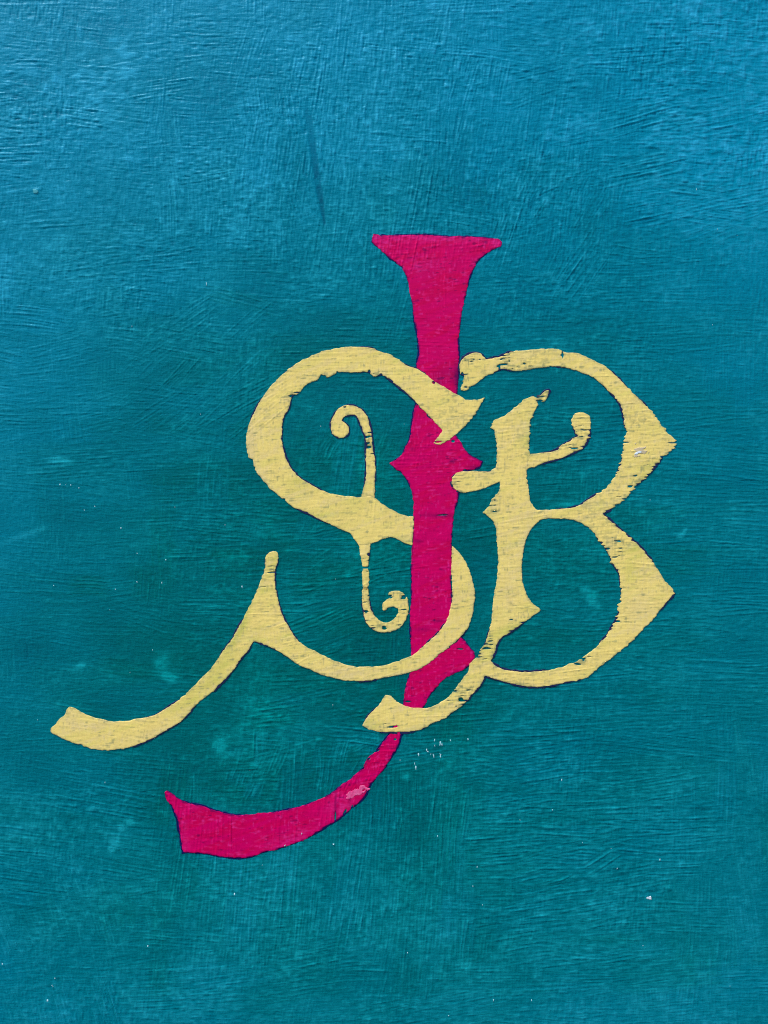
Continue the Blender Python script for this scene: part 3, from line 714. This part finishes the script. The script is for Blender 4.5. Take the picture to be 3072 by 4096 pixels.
for pts in (B_T1, B_T2):
    p = np.array(pts)
    a0, a1 = int((p[:, 0].min() - 60 - gx[0]) / CELL), int((p[:, 0].max() + 60 - gx[0]) / CELL)
    b0, b1 = int((p[:, 1].min() - 60 - gy[0]) / CELL), int((p[:, 1].max() + 60 - gy[0]) / CELL)
    sub = (slice(b0, b1), slice(a0, a1))
    s_ = np.minimum(crl[sub], chain_sd(smooth_chain(pts), X[sub], Y[sub]) + 12)
    s_ = np.minimum(s_, -(body[sub]) + 1.0)
    film("curl", gx[a0:a1], gy[b0:b1], s_, .335, .15, M_YEL, letterB, 6.0, Y_ATTR)
film("outline", gx, gy, outline_sd(np.maximum(sB, curl), X, Y, -5.0, 6.5, .42), .27, .02, M_NAVY_Y, letterB, 3.0, None, .82)

# ------------------------------------------------------------------ scuffs and chips, each a flake of its own
def flake(name, x, y, rx, ry, ang, material, parent, base=.03, thick=.05, ragged=.35, seed=0, label=None):
    r = max(rx, ry) * 1.6 + 6
    gx, gy, X, Y = grid_for(x - r, x + r, y - r, y + r)
    c, s = math.cos(ang), math.sin(ang)
    dx, dy = X - x, Y - y
    u, v_ = (dx * c + dy * s) / rx, (-dx * s + dy * c) / ry
    f1, f2 = Field(max(rx * .5, 4), max(ry * .5, 3), 700 + seed, ang), Field(5, 6, 800 + seed)
    sd = (1 - np.hypot(u, v_) + ragged * .6 * f1(X, Y) + ragged * .35 * f2(X, Y)) * min(rx, ry)
    sd[0] = sd[-1] = -1; sd[:, 0] = sd[:, -1] = -1
    if (sd > 0).sum() < 4: return
    o = film(name, gx, gy, sd, base, thick, material, parent, 4.0)
    if label: o["label"] = label
    return o
flake("chip", 1427, 3168, 36, 18, R(-22), M_PINK, letterJ, .34, .05, .38, 40, "pale pink bare patch on the tail")
flake("chip", 2555, 1800, 26, 15, R(-10), M_GREY, letterB, .54, .06, .6, 41, "greyish worn spot near the upper point")
flake("chip", 2550, 1813, 16, 4, R(-20), M_WHITE, letterB, .60, .05, .5, 42)
flake("chip", 2598, 3592, 12, 6, 0, M_WHITE, wall, .05, .08, .3, 43, "white chip low on the right")
flake("chip", 143, 766, 12, 8, R(10), M_SCUFF, wall, .10, .08, .3, 44)

FLECKS = [(1739,2961,4),(1760,2975,6),(1768,2978,4),(1739,2982,3),(1707,3000,5),(1712,3007,4),(1722,3017,3),(1734,3023,5),(1674,3018,4),(1762,3017,5),(1762,3026,4),(1802,2963,4),(1872,2955,4),(1659,3055,3),(1663,3071,5),(1600,3042,3),
          (240,1938,4),(263,1938,3),(283,1941,4),(316,1952,5),(826,1136,5),(528,1308,4),(380,2024,4),(337,2041,4),(484,2112,4),(549,2213,4),(663,2240,5),(968,2348,5),(802,1658,3),(1283,1705,3),(1616,1697,3),(1343,2316,3),(1331,2820,3),(1334,3380,7),(1208,3333,5),(1140,3380,6),
          (938,3577,6),(9,3857,6),(220,3914,5),(208,3942,4),(212,3948,3),(190,4002,6),(592,3785,5),(1049,3460,4),(2469,3474,6),(1909,3468,5),(1892,3544,4),(1974,4001,4),(2126,4001,4),(2640,3440,4),(2445,3394,3),(1795,4062,4),(2572,3783,3),(2919,3945,4),(2247,3120,4),(2786,757,4),(2870,918,4),(2949,940,3),
          (1804,1973,4),(1664,2396,3),(1560,3018,4),(215,2342,4),(548,2328,5),(647,2330,4),(462,2357,4),(520,2690,3),(1750,3345,4),(1630,3812,3),(2330,3370,3),(2700,2840,3),(2850,1300,3),(2600,2000,3),(150,2880,3),(700,2030,3),(900,2100,3),(610,2600,3),(440,2440,3),(1000,3080,3),(420,3130,3),(2080,3280,3),(2210,3240,3),(1930,3620,3)]
vv, fc = [], []
for q, (x, y, r) in enumerate(FLECKS):
    g = np.random.default_rng(300 + q); n = 7
    th = np.sort(g.uniform(0, 2 * np.pi, n)); rr = r * (.95 if 2940 < y < 3075 and 1650 < x < 1880 else .62) * g.uniform(.6, 1.15, n)
    st = g.uniform(1.1, 2.4)
    px = x + rr * np.cos(th) * .85; py = y + rr * np.sin(th) * st
    hh = sample(relief, px, py)
    on = .48 if (1130 < x < 1215 and 3320 < y < 3390) or (x, y) == (1334, 3380) else .10
    b0 = len(vv)
    for a in range(n): vv.append((wx(px[a]), -(hh[a] - .02) * .001, wz(py[a])))
    for a in range(n): vv.append((wx(x + (px[a] - x) * .8), -(hh[a] + on) * .001, wz(y + (py[a] - y) * .8)))
    vv.append((wx(x), -(hh.mean() + on + .05) * .001, wz(y)))
    for a in range(n):
        c = (a + 1) % n
        fc.append((b0 + a, b0 + n + a, b0 + n + c)); fc.append((b0 + a, b0 + n + c, b0 + c)); fc.append((b0 + n + a, b0 + 2 * n, b0 + n + c))
ff, ss, tt = flat_faces([np.array(fc)])
o = make_obj("fleck", np.array(vv), ff, ss, tt, M_FLECK, wall, None, False)
o["kind"] = "stuff"
